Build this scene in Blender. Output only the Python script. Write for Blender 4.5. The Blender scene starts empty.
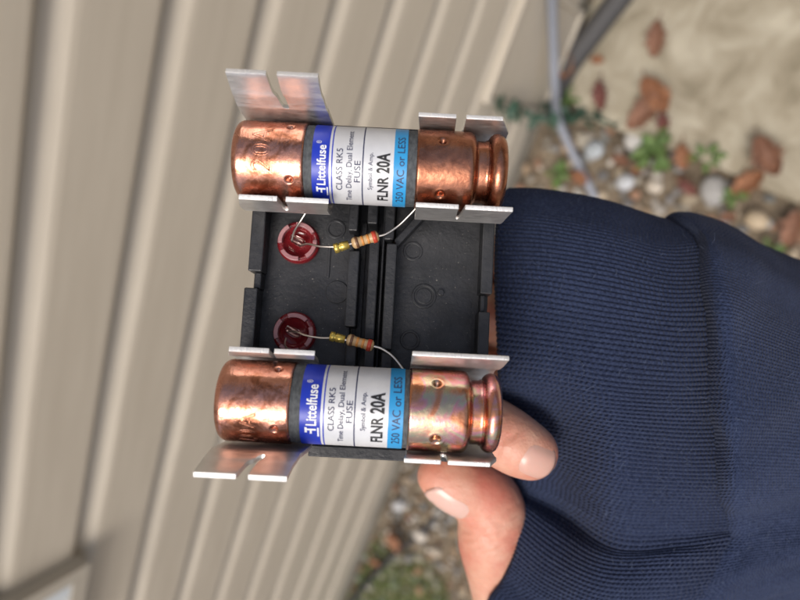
import bpy, bmesh, math, random
import numpy as np
from mathutils import Matrix, Vector
random.seed(7); rng = np.random.default_rng(11)
S = bpy.context.scene
COL = S.collection

# ------------------------------------------------------------------ camera, sky, sun, exposure
FPX = 640.0                                   # focal length in photograph pixels (800 wide)
CAM = Vector((0.0, 0.0, 1.535))               # phone held about 1.5 m above the ground
R = Matrix(((-0.3134, -0.8678, -0.3857), (0.7953, -0.4618, 0.3928), (-0.5190, -0.1836, 0.8348)))
WALL_D = 0.535                                # distance camera to wall plane (wall at y = -WALL_D)
cam_data = bpy.data.cameras.new('camera')
cam = bpy.data.objects.new('camera', cam_data); COL.objects.link(cam)
cam.matrix_world = Matrix.Translation(CAM) @ R.to_4x4()
cam.matrix_world = Matrix.Translation(CAM) @ cam.matrix_world.to_3x3().to_quaternion().to_matrix().to_4x4()
R = cam.matrix_world.to_3x3()
cam_data.sensor_width = 36.0; cam_data.lens = FPX / 800 * 36.0
cam_data.clip_start = 0.01; cam_data.clip_end = 400
cam_data.dof.use_dof = True; cam_data.dof.focus_distance = 0.120; cam_data.dof.aperture_fstop = 15.0
S.camera = cam
S.render.resolution_x = 1024; S.render.resolution_y = 768

SUN_EL, SUN_AZ = math.radians(70), math.radians(62)      # azimuth measured from +X towards +Y
world = bpy.data.worlds.new('World'); S.world = world; world.use_nodes = True
wn = world.node_tree.nodes; wl = world.node_tree.links
bg = wn['Background']; sky = wn.new('ShaderNodeTexSky'); sky.sky_type = 'NISHITA'; sky.sun_disc = False
sky.sun_elevation = SUN_EL; sky.sun_rotation = math.radians(90) - SUN_AZ
sky.air_density = 1.0; sky.dust_density = 6.0; sky.ozone_density = 0.6
wl.new(sky.outputs[0], bg.inputs[0]); bg.inputs[1].default_value = 0.10
sd = bpy.data.lights.new('sun', 'SUN'); sd.energy = 1.5; sd.angle = math.radians(24); sd.color = (1.0, 0.975, 0.94)
sun = bpy.data.objects.new('sun', sd); COL.objects.link(sun)
sdir = Vector((math.cos(SUN_EL) * math.cos(SUN_AZ), math.cos(SUN_EL) * math.sin(SUN_AZ), math.sin(SUN_EL)))
sun.rotation_euler = (-sdir).to_track_quat('-Z', 'Y').to_euler()
S.view_settings.view_transform = 'Standard'; S.view_settings.look = 'None'
S.view_settings.gamma = 1.0; S.view_settings.use_curve_mapping = False
S.view_settings.exposure = 0.42

# ------------------------------------------------------------------ helpers
def ray(px, py): return R @ Vector((px - 400, -(py - 300), -FPX))
def P(px, py, depth):                          # a point in the place, 'depth' metres from the phone
    return CAM + ray(px, py) * (depth / FPX)
def G(px, py, z=0.0):                          # where a line of sight meets the ground
    r = ray(px, py); return CAM + r * ((z - CAM.z) / r.z)
def W(px, py, off=0.0):                        # ... and where it meets the house wall
    r = ray(px, py); return CAM + r * ((-(WALL_D - off)) / r.y)
def props(o, label=None, cat=None, group=None, kind=None):
    if label: o['label'] = label
    if cat: o['category'] = cat
    if group: o['group'] = group
    if kind: o['kind'] = kind
    return o
def empty(name, M, **k):
    o = bpy.data.objects.new(name, None); o.empty_display_size = 0.02; COL.objects.link(o); o.matrix_world = M
    return props(o, **k)
def link(name, me, mat=None, parent=None, smooth=False, **k):
    o = bpy.data.objects.new(name, me); COL.objects.link(o)
    if mat is not None and not me.materials: me.materials.append(mat)
    if parent: o.parent = parent
    if smooth: me.polygons.foreach_set('use_smooth', [True] * len(me.polygons))
    return props(o, **k)
def mesh(name, v, f):
    me = bpy.data.meshes.new(name); me.from_pydata([tuple(p) for p in v], [], f); me.update(); return me
def bmmesh(bm, name='m'):
    me = bpy.data.meshes.new(name); bmesh.ops.recalc_face_normals(bm, faces=bm.faces[:]); bm.to_mesh(me); bm.free(); return me
def bevel(o, w, seg=2):
    m = o.modifiers.new('bevel', 'BEVEL'); m.width = w; m.segments = seg; m.limit_method = 'ANGLE'; m.angle_limit = math.radians(35)
    m.harden_normals = False; return o
def catmull(pts, n, closed=False):             # resample a polyline as a smooth curve, n samples per span
    p = np.asarray(pts, float); N = len(p); out = []
    spans = N if closed else N - 1
    for i in range(spans):
        if closed: a, b, c, d = p[(i - 1) % N], p[i], p[(i + 1) % N], p[(i + 2) % N]
        else: a, b, c, d = p[max(i - 1, 0)], p[i], p[i + 1], p[min(i + 2, N - 1)]
        k = n[i] if hasattr(n, '__len__') else n
        for j in range(k):
            t = j / k
            out.append(0.5 * (2 * b + (c - a) * t + (2 * a - 5 * b + 4 * c - d) * t * t + (3 * b - a - 3 * c + d) * t ** 3))
    if not closed: out.append(p[-1])
    return np.array(out)
def tube_mesh(pts, r, seg=10, caps=True):
    pts = [Vector(p) for p in pts]; n = len(pts); rr = r if hasattr(r, '__len__') else [r] * n
    v, f = [], []; up = None
    for i, p in enumerate(pts):
        t = (pts[min(i + 1, n - 1)] - pts[max(i - 1, 0)]).normalized()
        if up is None:
            up = t.orthogonal().normalized()
        up = (up - t * up.dot(t)).normalized(); b = t.cross(up)
        for k in range(seg):
            a = 2 * math.pi * k / seg; v.append(p + (up * math.cos(a) + b * math.sin(a)) * rr[i])
    for i in range(n - 1):
        for k in range(seg):
            a, b_ = i * seg + k, i * seg + (k + 1) % seg
            f.append((a, b_, b_ + seg, a + seg))
    if caps:
        f.append(tuple(range(seg))[::-1]); f.append(tuple(range((n - 1) * seg, n * seg)))
    return mesh('tube', v, f)

# ------------------------------------------------------------------ materials
def mat(name, col=(0.5, 0.5, 0.5), rough=0.5, metal=0.0, **kw):
    m = bpy.data.materials.new(name); m.use_nodes = True
    b = m.node_tree.nodes['Principled BSDF']
    b.inputs['Base Color'].default_value = (*col, 1); b.inputs['Roughness'].default_value = rough; b.inputs['Metallic'].default_value = metal
    for k, v in kw.items(): b.inputs[k].default_value = v
    return m
def nz(m, scale, detail=3.0, rough=0.55, coord='Object', stretch=None, dist=0.0):
    nt = m.node_tree; tc = nt.nodes.new('ShaderNodeTexCoord'); n = nt.nodes.new('ShaderNodeTexNoise')
    n.inputs['Scale'].default_value = scale; n.inputs['Detail'].default_value = detail; n.inputs['Roughness'].default_value = rough
    n.inputs['Distortion'].default_value = dist
    src = tc.outputs[coord]
    if stretch:
        mp = nt.nodes.new('ShaderNodeMapping'); mp.inputs['Scale'].default_value = stretch
        nt.links.new(src, mp.inputs[0]); src = mp.outputs[0]
    nt.links.new(src, n.inputs['Vector']); return n
def ramp(m, fac, stops, to='Base Color'):
    nt = m.node_tree; r = nt.nodes.new('ShaderNodeValToRGB'); e = r.color_ramp.elements
    while len(e) < len(stops): e.new(0.5)
    for i, (p, c) in enumerate(stops):
        e[i].position = p; e[i].color = (*c, 1) if hasattr(c, '__len__') else (c, c, c, 1)
    nt.links.new(fac, r.inputs[0])
    if to: nt.links.new(r.outputs[0], nt.nodes['Principled BSDF'].inputs[to])
    return r
def bump(m, h, strength=0.3, dist=0.001):
    nt = m.node_tree; b = nt.nodes.new('ShaderNodeBump'); b.inputs['Strength'].default_value = strength; b.inputs['Distance'].default_value = dist
    nt.links.new(h, b.inputs['Height']); bs = nt.nodes['Principled BSDF']
    if bs.inputs['Normal'].links:
        nt.links.new(bs.inputs['Normal'].links[0].from_socket, b.inputs['Normal'])
    nt.links.new(b.outputs[0], bs.inputs['Normal']); return b

M = {}
m = M['vinyl'] = mat('tan_vinyl', (0.37, 0.34, 0.28), 0.42)
n = nz(m, 6, 5, stretch=(1, 14, 14)); ramp(m, n.outputs[0], [(0.3, (0.490, 0.436, 0.350)), (0.7, (0.550, 0.494, 0.402))])
bump(m, nz(m, 30, 4, stretch=(1, 22, 22)).outputs[0], 0.12, 0.002)
m = M['foundation'] = mat('foundation', (0.30, 0.27, 0.22), 0.9)
n = nz(m, 14, 8); ramp(m, n.outputs[0], [(0.3, (0.22, 0.20, 0.16)), (0.7, (0.36, 0.33, 0.27))]); bump(m, n.outputs[0], 0.5, 0.006)
m = M['soil'] = mat('soil', (0.12, 0.09, 0.06), 0.95)
n = nz(m, 18, 8); ramp(m, n.outputs[0], [(0.3, (0.06, 0.045, 0.03)), (0.55, (0.16, 0.125, 0.085)), (0.8, (0.26, 0.22, 0.16))]); bump(m, n.outputs[0], 0.8, 0.02)
m = M['concrete'] = mat('concrete', (0.40, 0.35, 0.25), 0.9)
n = nz(m, 9, 10, 0.66, dist=1.0); ramp(m, n.outputs[0], [(0.30, (0.17, 0.145, 0.095)), (0.45, (0.29, 0.255, 0.185)), (0.58, (0.37, 0.335, 0.255)), (0.72, (0.48, 0.44, 0.345))])
bump(m, nz(m, 90, 6).outputs[0], 0.4, 0.004)
m = M['stone'] = mat('stone', (0.4, 0.36, 0.3), 0.75)
nt = m.node_tree; at = nt.nodes.new('ShaderNodeAttribute'); at.attribute_name = 'tint'
mx = nt.nodes.new('ShaderNodeMixRGB'); mx.blend_type = 'MULTIPLY'; mx.inputs[0].default_value = 0.6
n = nz(m, 60, 5); rr = ramp(m, n.outputs[0], [(0.3, 0.55), (0.7, 1.25)], to=None)
nt.links.new(at.outputs['Color'], mx.inputs[1]); nt.links.new(rr.outputs[0], mx.inputs[2]); nt.links.new(mx.outputs[0], nt.nodes['Principled BSDF'].inputs['Base Color'])
bump(m, n.outputs[0], 0.3, 0.003)
def leafmat(name, c0, c1, rough=0.7):
    m = mat(name, c0, rough); n = nz(m, 45, 4); ramp(m, n.outputs[0], [(0.3, c0), (0.7, c1)]); bump(m, n.outputs[0], 0.4, 0.002); return m
M['leaf_brown'] = leafmat('brown_leaf', (0.12, 0.055, 0.033), (0.25, 0.125, 0.075))
M['leaf_orange'] = leafmat('orange_leaf', (0.16, 0.065, 0.028), (0.30, 0.14, 0.07))
M['leaf_dark'] = leafmat('dark_leaf', (0.09, 0.03, 0.025), (0.18, 0.06, 0.045))
M['weed'] = leafmat('weed_green', (0.05, 0.105, 0.025), (0.13, 0.20, 0.05), 0.6)
M['dark_green'] = leafmat('dark_green', (0.02, 0.055, 0.035), (0.05, 0.11, 0.07), 0.5)
M['grass'] = leafmat('grass', (0.085, 0.14, 0.035), (0.20, 0.25, 0.075), 0.6)
M['conduit'] = mat('grey_conduit', (0.235, 0.25, 0.285), 0.5)
bump(M['conduit'], nz(M['conduit'], 80, 3).outputs[0], 0.2, 0.001)
M['rubber'] = mat('black_rubber', (0.025, 0.025, 0.028), 0.55)
bump(M['rubber'], nz(M['rubber'], 120, 3).outputs[0], 0.3, 0.001)
M['line_cover'] = mat('grey_line_cover', (0.06, 0.058, 0.058), 0.65)
bump(M['line_cover'], nz(M['line_cover'], 60, 4).outputs[0], 0.4, 0.002)
M['box_paint'] = mat('beige_box_paint', (0.44, 0.40, 0.33), 0.45)
bump(M['box_paint'], nz(M['box_paint'], 200, 3).outputs[0], 0.1, 0.001)
M['box_white'] = mat('white_sheet', (0.72, 0.76, 0.78), 0.4)
n = nz(M['box_white'], 30, 3); ramp(M['box_white'], n.outputs[0], [(0.3, (0.62, 0.67, 0.70)), (0.7, (0.78, 0.80, 0.80))])

m = M['copper'] = mat('tarnished_copper', (0.6, 0.3, 0.2), 0.28, 1.0)
n = nz(m, 210, 6, 0.62, dist=0.8)
ramp(m, n.outputs[0], [(0.28, (0.16, 0.06, 0.035)), (0.41, (0.46, 0.19, 0.115)), (0.50, (0.68, 0.33, 0.24)), (0.58, (0.60, 0.29, 0.205)), (0.72, (0.30, 0.11, 0.06))])
r2 = nz(m, 600, 5); ramp(m, r2.outputs[0], [(0.3, 0.13), (0.75, 0.38)], 'Roughness')
bump(m, nz(m, 420, 5, 0.6).outputs[0], 0.22, 0.0005)
bump(m, nz(m, 300, 6, 0.7, stretch=(9, 1, 1)).outputs[0], 0.15, 0.0004)
m = M['copper_iris'] = mat('heat_tinted_copper', (0.6, 0.3, 0.2), 0.22, 1.0)
n = nz(m, 120, 4, 0.55, dist=1.2)
ramp(m, n.outputs[0], [(0.30, (0.34, 0.13, 0.07)), (0.42, (0.64, 0.29, 0.16)), (0.50, (0.66, 0.30, 0.32)), (0.57, (0.52, 0.46, 0.30)), (0.63, (0.62, 0.36, 0.26)), (0.72, (0.58, 0.24, 0.13))])
r2 = nz(m, 500, 5); ramp(m, r2.outputs[0], [(0.3, 0.14), (0.75, 0.34)], 'Roughness')
bump(m, nz(m, 380, 5, 0.6).outputs[0], 0.18, 0.0005)
m = M['copper_dark'] = mat('dark_copper', (0.42, 0.18, 0.11), 0.3, 1.0)
n = nz(m, 260, 6, 0.62, dist=0.8); ramp(m, n.outputs[0], [(0.28, (0.22, 0.085, 0.05)), (0.55, (0.44, 0.19, 0.115)), (0.75, (0.55, 0.26, 0.17))])
r2 = nz(m, 600, 5); ramp(m, r2.outputs[0], [(0.3, 0.18), (0.75, 0.40)], 'Roughness')
bump(m, nz(m, 420, 5, 0.6).outputs[0], 0.2, 0.0005)
m = M['tin'] = mat('tin_plated_metal', (0.74, 0.73, 0.71), 0.45, 1.0)
n = nz(m, 160, 6, 0.6); ramp(m, n.outputs[0], [(0.3, (0.66, 0.645, 0.62)), (0.65, (0.84, 0.83, 0.81))])
ramp(m, nz(m, 500, 5, stretch=(1, 1, 6)).outputs[0], [(0.3, 0.40), (0.75, 0.62)], 'Roughness'); bump(m, nz(m, 900, 4).outputs[0], 0.12, 0.0003)
m = M['tin_edge'] = mat('sheared_metal_edge', (0.86, 0.85, 0.83), 0.55, 0.6)
bump(m, nz(m, 1500, 4, stretch=(2, 0.5, 1)).outputs[0], 0.6, 0.0003)
m = M['plastic'] = mat('black_moulded_plastic', (0.020, 0.021, 0.023), 0.42)
n = nz(m, 300, 6, 0.65); ramp(m, n.outputs[0], [(0.3, 0.28), (0.7, 0.60)], 'Roughness'); m.node_tree.nodes['Principled BSDF'].inputs['Specular IOR Level'].default_value = 0.4
ramp(m, nz(m, 120, 6, 0.7, dist=0.5).outputs[0], [(0.35, (0.013, 0.014, 0.016)), (0.75, (0.032, 0.033, 0.037))])
bump(m, nz(m, 1400, 4).outputs[0], 0.3, 0.0003); bump(m, nz(m, 230, 5, 0.6, dist=1.0).outputs[0], 0.14, 0.0006)
m = M['fibre'] = mat('grey_fibre_tube', (0.055, 0.06, 0.065), 0.7)
n = nz(m, 900, 4, stretch=(2, 1, 1)); ramp(m, n.outputs[0], [(0.3, (0.035, 0.04, 0.045)), (0.75, (0.10, 0.11, 0.115))]); bump(m, n.outputs[0], 0.4, 0.0003)
m = M['label'] = mat('silvery_label', (0.66, 0.67, 0.69), 0.38, 0.15)
n = nz(m, 130, 5, 0.6); ramp(m, n.outputs[0], [(0.3, (0.58, 0.59, 0.61)), (0.7, (0.72, 0.73, 0.74))]); bump(m, n.outputs[0], 0.12, 0.0006)
M['blue'] = mat('label_blue', (0.012, 0.035, 0.42), 0.35)
M['cyan'] = mat('label_cyan', (0.03, 0.30, 0.62), 0.38)
M['ink'] = mat('black_ink', (0.012, 0.012, 0.014), 0.5)
M['ink_navy'] = mat('navy_ink', (0.03, 0.035, 0.09), 0.5)
M['ink_white'] = mat('white_ink', (0.82, 0.83, 0.85), 0.45)
M['lens'] = mat('red_lens', (0.40, 0.025, 0.035), 0.08, 0.0, **{'Transmission Weight': 0.6, 'IOR': 1.49})
M['lens_ring'] = mat('pink_lens_ring', (0.42, 0.19, 0.20), 0.3, 0.0, **{'Transmission Weight': 0.25})
bump(M['lens_ring'], nz(M['lens_ring'], 900, 3).outputs[0], 0.3, 0.0003)
M['glass'] = mat('neon_glass', (0.90, 0.62, 0.60), 0.03, 0.0, **{'Transmission Weight': 1.0, 'IOR': 1.35})
M['wire'] = mat('tinned_wire', (0.72, 0.67, 0.60), 0.28, 1.0)
M['brass'] = mat('yellow_crimp', (0.70, 0.52, 0.12), 0.3, 0.75)
m = M['resistor'] = mat('tan_resistor', (0.50, 0.33, 0.16), 0.4)
n = nz(m, 700, 3); ramp(m, n.outputs[0], [(0.3, (0.42, 0.26, 0.12)), (0.7, (0.58, 0.40, 0.21))])
M['band_red'] = mat('red_band', (0.50, 0.06, 0.03), 0.4)
M['band_orange'] = mat('orange_band', (0.60, 0.25, 0.06), 0.4)
M['band_brown'] = mat('brown_band', (0.13, 0.06, 0.03), 0.4)
m = M['skin'] = mat('skin', (0.58, 0.34, 0.25), 0.45, 0.0, **{'Subsurface Weight': 0.25, 'Subsurface Scale': 0.004})
m.node_tree.nodes['Principled BSDF'].inputs['Subsurface Radius'].default_value = (1.0, 0.35, 0.2)
n = nz(m, 70, 6, 0.62); ramp(m, n.outputs[0], [(0.34, (0.57, 0.20, 0.14)), (0.5, (0.62, 0.31, 0.215)), (0.66, (0.67, 0.40, 0.29))])
nt = m.node_tree; at = nt.nodes.new('ShaderNodeAttribute'); at.attribute_name = 'blush'; mx = nt.nodes.new('ShaderNodeMixRGB'); mx.inputs[2].default_value = (0.60, 0.17, 0.115, 1)
src_ = nt.nodes['Principled BSDF'].inputs['Base Color'].links[0].from_socket; sc_ = nt.nodes.new('ShaderNodeMath'); sc_.operation = 'MULTIPLY'; sc_.inputs[1].default_value = .6
nt.links.new(at.outputs['Fac'], sc_.inputs[0]); nt.links.new(sc_.outputs[0], mx.inputs[0]); nt.links.new(src_, mx.inputs[1]); nt.links.new(mx.outputs[0], nt.nodes['Principled BSDF'].inputs['Base Color'])
vor = m.node_tree.nodes.new('ShaderNodeTexVoronoi'); vor.inputs['Scale'].default_value = 1500
tc = m.node_tree.nodes.new('ShaderNodeTexCoord'); m.node_tree.links.new(tc.outputs['Object'], vor.inputs['Vector'])
bump(m, vor.outputs['Distance'], 0.18, 0.0003); bump(m, nz(m, 420, 5, stretch=(1, 1, 1)).outputs[0], 0.35, 0.0008)
M['nail'] = mat('fingernail', (0.62, 0.36, 0.29), 0.30, 0.0, **{'Subsurface Weight': 0.2, 'Subsurface Scale': 0.002})
M['nail_pale'] = mat('pale_fingernail', (0.68, 0.43, 0.36), 0.30, 0.0, **{'Subsurface Weight': 0.2, 'Subsurface Scale': 0.002})
bump(M['nail'], nz(M['nail'], 700, 3, stretch=(1, 1, 1)).outputs[0], 0.08, 0.0004)

def knit(name, c0, c1, rows, stitches, strength, dist):
    m = mat(name, c0, 0.9, 0.0, **{'Specular IOR Level': 0.15, 'Sheen Weight': 0.06, 'Sheen Roughness': 0.5})
    nt = m.node_tree; uv = nt.nodes.new('ShaderNodeUVMap'); uv.uv_map = 'knit'
    sp = nt.nodes.new('ShaderNodeSeparateXYZ'); nt.links.new(uv.outputs[0], sp.inputs[0])
    def mth(op, a, b=None):
        q = nt.nodes.new('ShaderNodeMath'); q.operation = op
        for i, s in enumerate((a, b)):
            if s is None: continue
            if isinstance(s, (int, float)): q.inputs[i].default_value = s
            else: nt.links.new(s, q.inputs[i])
        return q.outputs[0]
    wob = nz(m, 260, 3); wo = mth('MULTIPLY', mth('SUBTRACT', wob.outputs[0], 0.5), 0.7)
    vv = mth('MULTIPLY', sp.outputs[1], rows * 2 * math.pi)
    vs = mth('ADD', vv, wo); rowid = mth('FLOOR', mth('MULTIPLY', sp.outputs[1], rows)); jit = mth('MULTIPLY', mth('SINE', mth('MULTIPLY', rowid, 12.9898)), 40.0)
    rib = mth('SINE', vs)                                                   # rows
    st = mth('SINE', mth('ADD', mth('ADD', jit, mth('MULTIPLY', sp.outputs[0], stitches * 2 * math.pi)), mth('MULTIPLY', mth('ABSOLUTE', mth('SINE', mth('MULTIPLY', vs, 0.5))), 2.2)))
    h = mth('ADD', mth('MULTIPLY', rib, 0.0), mth('MULTIPLY', st, 0.36))
    fuzz = nz(m, 2600, 3)
    h = mth('ADD', h, mth('MULTIPLY', fuzz.outputs[0], 0.9))
    bump(m, h, strength, dist)
    n = nz(m, 1500, 5, 0.7); n2 = nz(m, 30, 3)
    ramp(m, mth('ADD', mth('MULTIPLY', n.outputs[0], 0.75), mth('MULTIPLY', n2.outputs[0], 0.25)), [(0.32, c0), (0.68, c1)])
    return m
M['cuff'] = knit('navy_rib_knit', (0.008, 0.013, 0.034), (0.038, 0.053, 0.108), 1000 / 1.12, 850, 0.75, 0.0004)
M['jersey'] = knit('navy_jersey_knit', (0.008, 0.014, 0.038), (0.039, 0.055, 0.113), 1000 / .78, 1000, 0.6, 0.0004)
M['thread'] = mat('navy_thread', (0.035, 0.045, 0.09), 0.9)

# ================================================================== SETTING
def flat(name, pts, z, mt, **k):
    return link(name, mesh(name, [(p[0], p[1], z) for p in pts], [tuple(range(len(pts)))]), mt, **k)
flat('ground', [(-60, -60), (60, -60), (60, 60), (-60, 60)], -0.004, M['soil'], kind='structure')

# concrete slab: two pours with a joint between them, edges raised a little above the stones
def slab(poly, name):
    bm = bmesh.new(); vs = [bm.verts.new((x, y, -0.05)) for x, y in poly]; f = bm.faces.new(vs)
    ex = bmesh.ops.extrude_face_region(bm, geom=[f]); bmesh.ops.translate(bm, verts=[e for e in ex['geom'] if isinstance(e, bmesh.types.BMVert)], vec=(0, 0, 0.08))
    o = link(name, bmmesh(bm), M['concrete'], kind='structure'); bevel(o, 0.004, 3); return o
ZS = 0.03
e0, e1, e2, e3 = [G(*p, ZS) for p in ((585, 118), (640, 138), (700, 160), (800, 205))]
j0, j1 = G(812, 0, ZS), G(703, 150, ZS)
jd = (j0 - j1).normalized(); far = j1 + jd * 2.5
ed = (e3 - e2).normalized(); right_far = e3 + ed * 2.0
jn = Vector((-jd.y, jd.x, 0)); jn = jn if jn.dot(e3 - j1) > 0 else -jn
left = [(e0.x, e0.y), (e1.x, e1.y), (e2.x, e2.y), (e3.x, e3.y), (right_far.x, right_far.y), (right_far.x - 2.5, right_far.y + .6), (far.x - 0.4, far.y), (far.x - 0.4, -0.515), (e0.x - 0.05, -0.515)]
right = [(90, 90), (91, 90), (90, 91)]
slab(left, 'concrete_path')

# house wall: dutch-lap siding, every course a board of its own
house = empty('house', Matrix.Translation((0.6, -WALL_D, 0)), label='house wall clad in tan horizontal lap siding behind the fuse holder', cat='house')
EXP = 0.2133 * WALL_D
prof = [(0.0, 0.012), (0.001, -0.004)]
for i in range(7):
    t = i / 6; prof.append((0.0010 + 0.0130 * (1 - math.cos(t * math.pi / 2)) ** 0.8, -0.004 - 0.030 * t))
prof += [(0.0150, -0.040), (0.0160, -EXP + 0.004), (0.0155, -EXP + 0.0005), (0.0140, -EXP - 0.0015), (0.0035, -EXP - 0.001), (0.0030, -EXP + 0.002)]
cv, cf = [], []
for X in (-4.0, 5.5):
    for (y, z) in prof: cv.append((X, y, z))
for i in range(len(prof) - 1): cf.append((i, i + 1, len(prof) + i + 1, len(prof) + i))
course = mesh('siding_course', cv, cf)
k = 0; ztop = CAM.z - WALL_D * 0.569
for k in range(-9, 10):
    zt = ztop - k * EXP
    o = link('siding_course', course, M['vinyl'], house); o.location = (0, 0, zt)
zb = ztop - 10 * EXP
bm = bmesh.new(); bmesh.ops.create_cube(bm, size=1, matrix=Matrix.Translation((0.75, -0.047, (zb - 0.4) / 2 + 0.004)) @ Matrix.Diagonal((9.5, 0.1, zb + 0.4, 1)))
link('foundation', bmmesh(bm), M['foundation'], house)
bm = bmesh.new(); bmesh.ops.create_cube(bm, size=1, matrix=Matrix.Translation((0.75, -0.06, 1.4)) @ Matrix.Diagonal((9.5, 0.1, 2.6, 1)))
link('wall_sheathing', bmmesh(bm), M['foundation'], house)

def cube_bm(bm, x0, x1, y0, y1, z0, z1):
    bmesh.ops.create_cube(bm, size=1, matrix=Matrix.Translation(((x0 + x1) / 2, (y0 + y1) / 2, (z0 + z1) / 2)) @ Matrix.Diagonal((abs(x1 - x0), abs(y1 - y0), abs(z1 - z0), 1)))
def box(name, x0, x1, y0, y1, z0, z1, mt, parent, bw=0.0, seg=2, **k):
    bm = bmesh.new(); cube_bm(bm, x0, x1, y0, y1, z0, z1)
    o = link(name, bmmesh(bm), mt, parent, **k)
    if bw: bevel(o, bw, seg)
    return o
# electrical disconnect box on the wall, lid swung away so the white insert shows
c = W(88, 564, 0.036); c0 = Vector((c.x, -WALL_D + 0.0135, c.z))
eb = empty('disconnect_box', Matrix.Translation(c0), label='beige electrical disconnect box on the siding, at the bottom left corner', cat='electrical box')
bw_, bh_, dp = 0.17, 0.24, 0.022
box('back_panel', 0, bw_, 0.0, 0.004, 0, bh_, M['box_paint'], eb)
for nm, a in (('box_side', (0, .004, .0041, dp, 0, bh_)), ('box_side', (bw_ - .004, bw_, .0041, dp, 0, bh_)), ('box_side', (.0041, bw_ - .0041, .0041, dp, 0, .004)), ('box_side', (.0041, bw_ - .0041, .0041, dp, bh_ - .004, bh_))):
    box(nm, *a, M['box_paint'], eb, 0.001)
for a in ((-.003, .02, dp + .0005, dp + .003, -.003, bh_ + .003), (bw_ - .02, bw_ + .003, dp + .0005, dp + .003, -.003, bh_ + .003), (.0201, bw_ - .0201, dp + .0005, dp + .003, -.003, .02), (.0201, bw_ - .0201, dp + .0005, dp + .003, bh_ - .02, bh_ + .003)):
    box('box_rim', *a, M['box_paint'], eb, 0.001)
box('insulating_sheet', .008, bw_ - .008, .012, .015, .008, bh_ - .008, M['box_white'], eb, 0.001)

# shallow cover plate low on the wall
pa = W(489, 97, 0.02); pb = W(546, 99, 0.02)
up = empty('cover_plate', Matrix.Translation((pa.x, -WALL_D + 0.0135, pb.z)), label='shallow tan cover plate low on the siding beside the grey conduit', cat='cover plate')
hh = pa.z - pb.z; box('plate', -0.20, 0, 0, 0.006, 0, hh, M['vinyl'], up, 0.002)
for a in ((-0.212, 0.012, 0, 0.012, hh + .0005, hh + 0.012), (-0.212, 0.012, 0, 0.012, -0.012, -.0005), (.0005, 0.012, 0, 0.0118, 0, hh), (-0.212, -0.2005, 0, 0.0118, 0, hh)):
    box('plate_rim', *a, M['vinyl'], up, 0.002)

# conduit, refrigerant line cover, cable
def pipe(name, pts, r, mt, seg=14, n=8, ridged=0, **k):
    p = catmull([tuple(q) for q in pts], n); base = Vector(p[-1])
    rr = [r * (1 + (0.07 if (ridged and i % 2) else 0)) for i in range(len(p))]
    o = link(name, tube_mesh([Vector(q) - base for q in p], rr, seg), mt, None, True, **k); o.location = base; return o
pipe('conduit', [W(549, -260, 0.03), W(551, -100, 0.03), W(552, 0, 0.032), W(553.5, 50, 0.045), W(555, 90, 0.065), G(558, 118, 0.07), G(572, 152, 0.035), G(591, 190, 0.010), G(602, 212, 0.0)], 0.0098, M['conduit'],
     label='bluish grey conduit running down the foot of the wall into the stones', cat='conduit')
pipe('line_set', [G(760, -170, 0.065), G(690, -90, 0.06), G(618, 0, 0.055), G(592, 34, 0.05), G(570, 64, 0.045), G(556, 92, 0.02), G(548, 118, -0.03)], 0.024, M['line_cover'], n=16, ridged=1,
     label='dark insulated pipe lying along the wall base beside the concrete', cat='pipe')
pipe('cable', [G(330, 650, 0.040), G(349, 606, 0.040), G(372, 578, 0.042), G(396, 553, 0.036), G(420, 535, 0.022), G(445, 505, 0.0), G(470, 480, -0.02)], 0.0075, M['rubber'], seg=10,
     label='black cable lying in the grass at the wall base', cat='cable')

# ---- stones
def ico(sub):
    bm = bmesh.new(); bmesh.ops.create_icosphere(bm, subdivisions=sub, radius=1)
    v = np.array([q.co[:] for q in bm.verts]); f = np.array([[a.index for a in t.verts] for t in bm.faces]); bm.free(); return v, f
IV, IF = ico(2)
PAL = np.array([(0.40, 0.36, 0.29), (0.30, 0.235, 0.165), (0.50, 0.46, 0.40), (0.22, 0.21, 0.20), (0.42, 0.30, 0.19), (0.52, 0.50, 0.46), (0.33, 0.19, 0.12), (0.25, 0.26, 0.25), (0.46, 0.38, 0.27)])
def stone_geo(size):
    v = IV.copy(); sc = np.array([1, rng.uniform(.65, .95), rng.uniform(.45, .7)]) * size
    d = rng.normal(size=(5, 3)); d /= np.linalg.norm(d, axis=1)[:, None]
    r = np.ones(len(v))
    for q in d: r += rng.uniform(-.16, .12) * np.clip(v @ q, 0, 1) ** 2
    v = v * r[:, None] * sc; a = rng.uniform(0, 6.28); ca, sa = math.cos(a), math.sin(a); t = rng.uniform(-.35, .35)
    v = v @ np.array([[1, 0, 0], [0, math.cos(t), -math.sin(t)], [0, math.sin(t), math.cos(t)]])
    return v @ np.array([[ca, -sa, 0], [sa, ca, 0], [0, 0, 1]])
def tint(me, cols):
    a = me.color_attributes.new('tint', 'FLOAT_COLOR', 'POINT'); a.data.foreach_set('color', np.hstack([cols, np.ones((len(cols), 1))]).astype(np.float32).ravel())
def in_poly(x, y, poly):
    ins = False; n = len(poly)
    for i in range(n):
        (x1, y1), (x2, y2) = poly[i], poly[(i + 1) % n]
        if (y1 > y) != (y2 > y) and x < (x2 - x1) * (y - y1) / (y2 - y1) + x1: ins = not ins
    return ins
vs, fs, cs, off = [], [], [], 0
xs = np.arange(-0.35, 2.2, 0.025)
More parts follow.
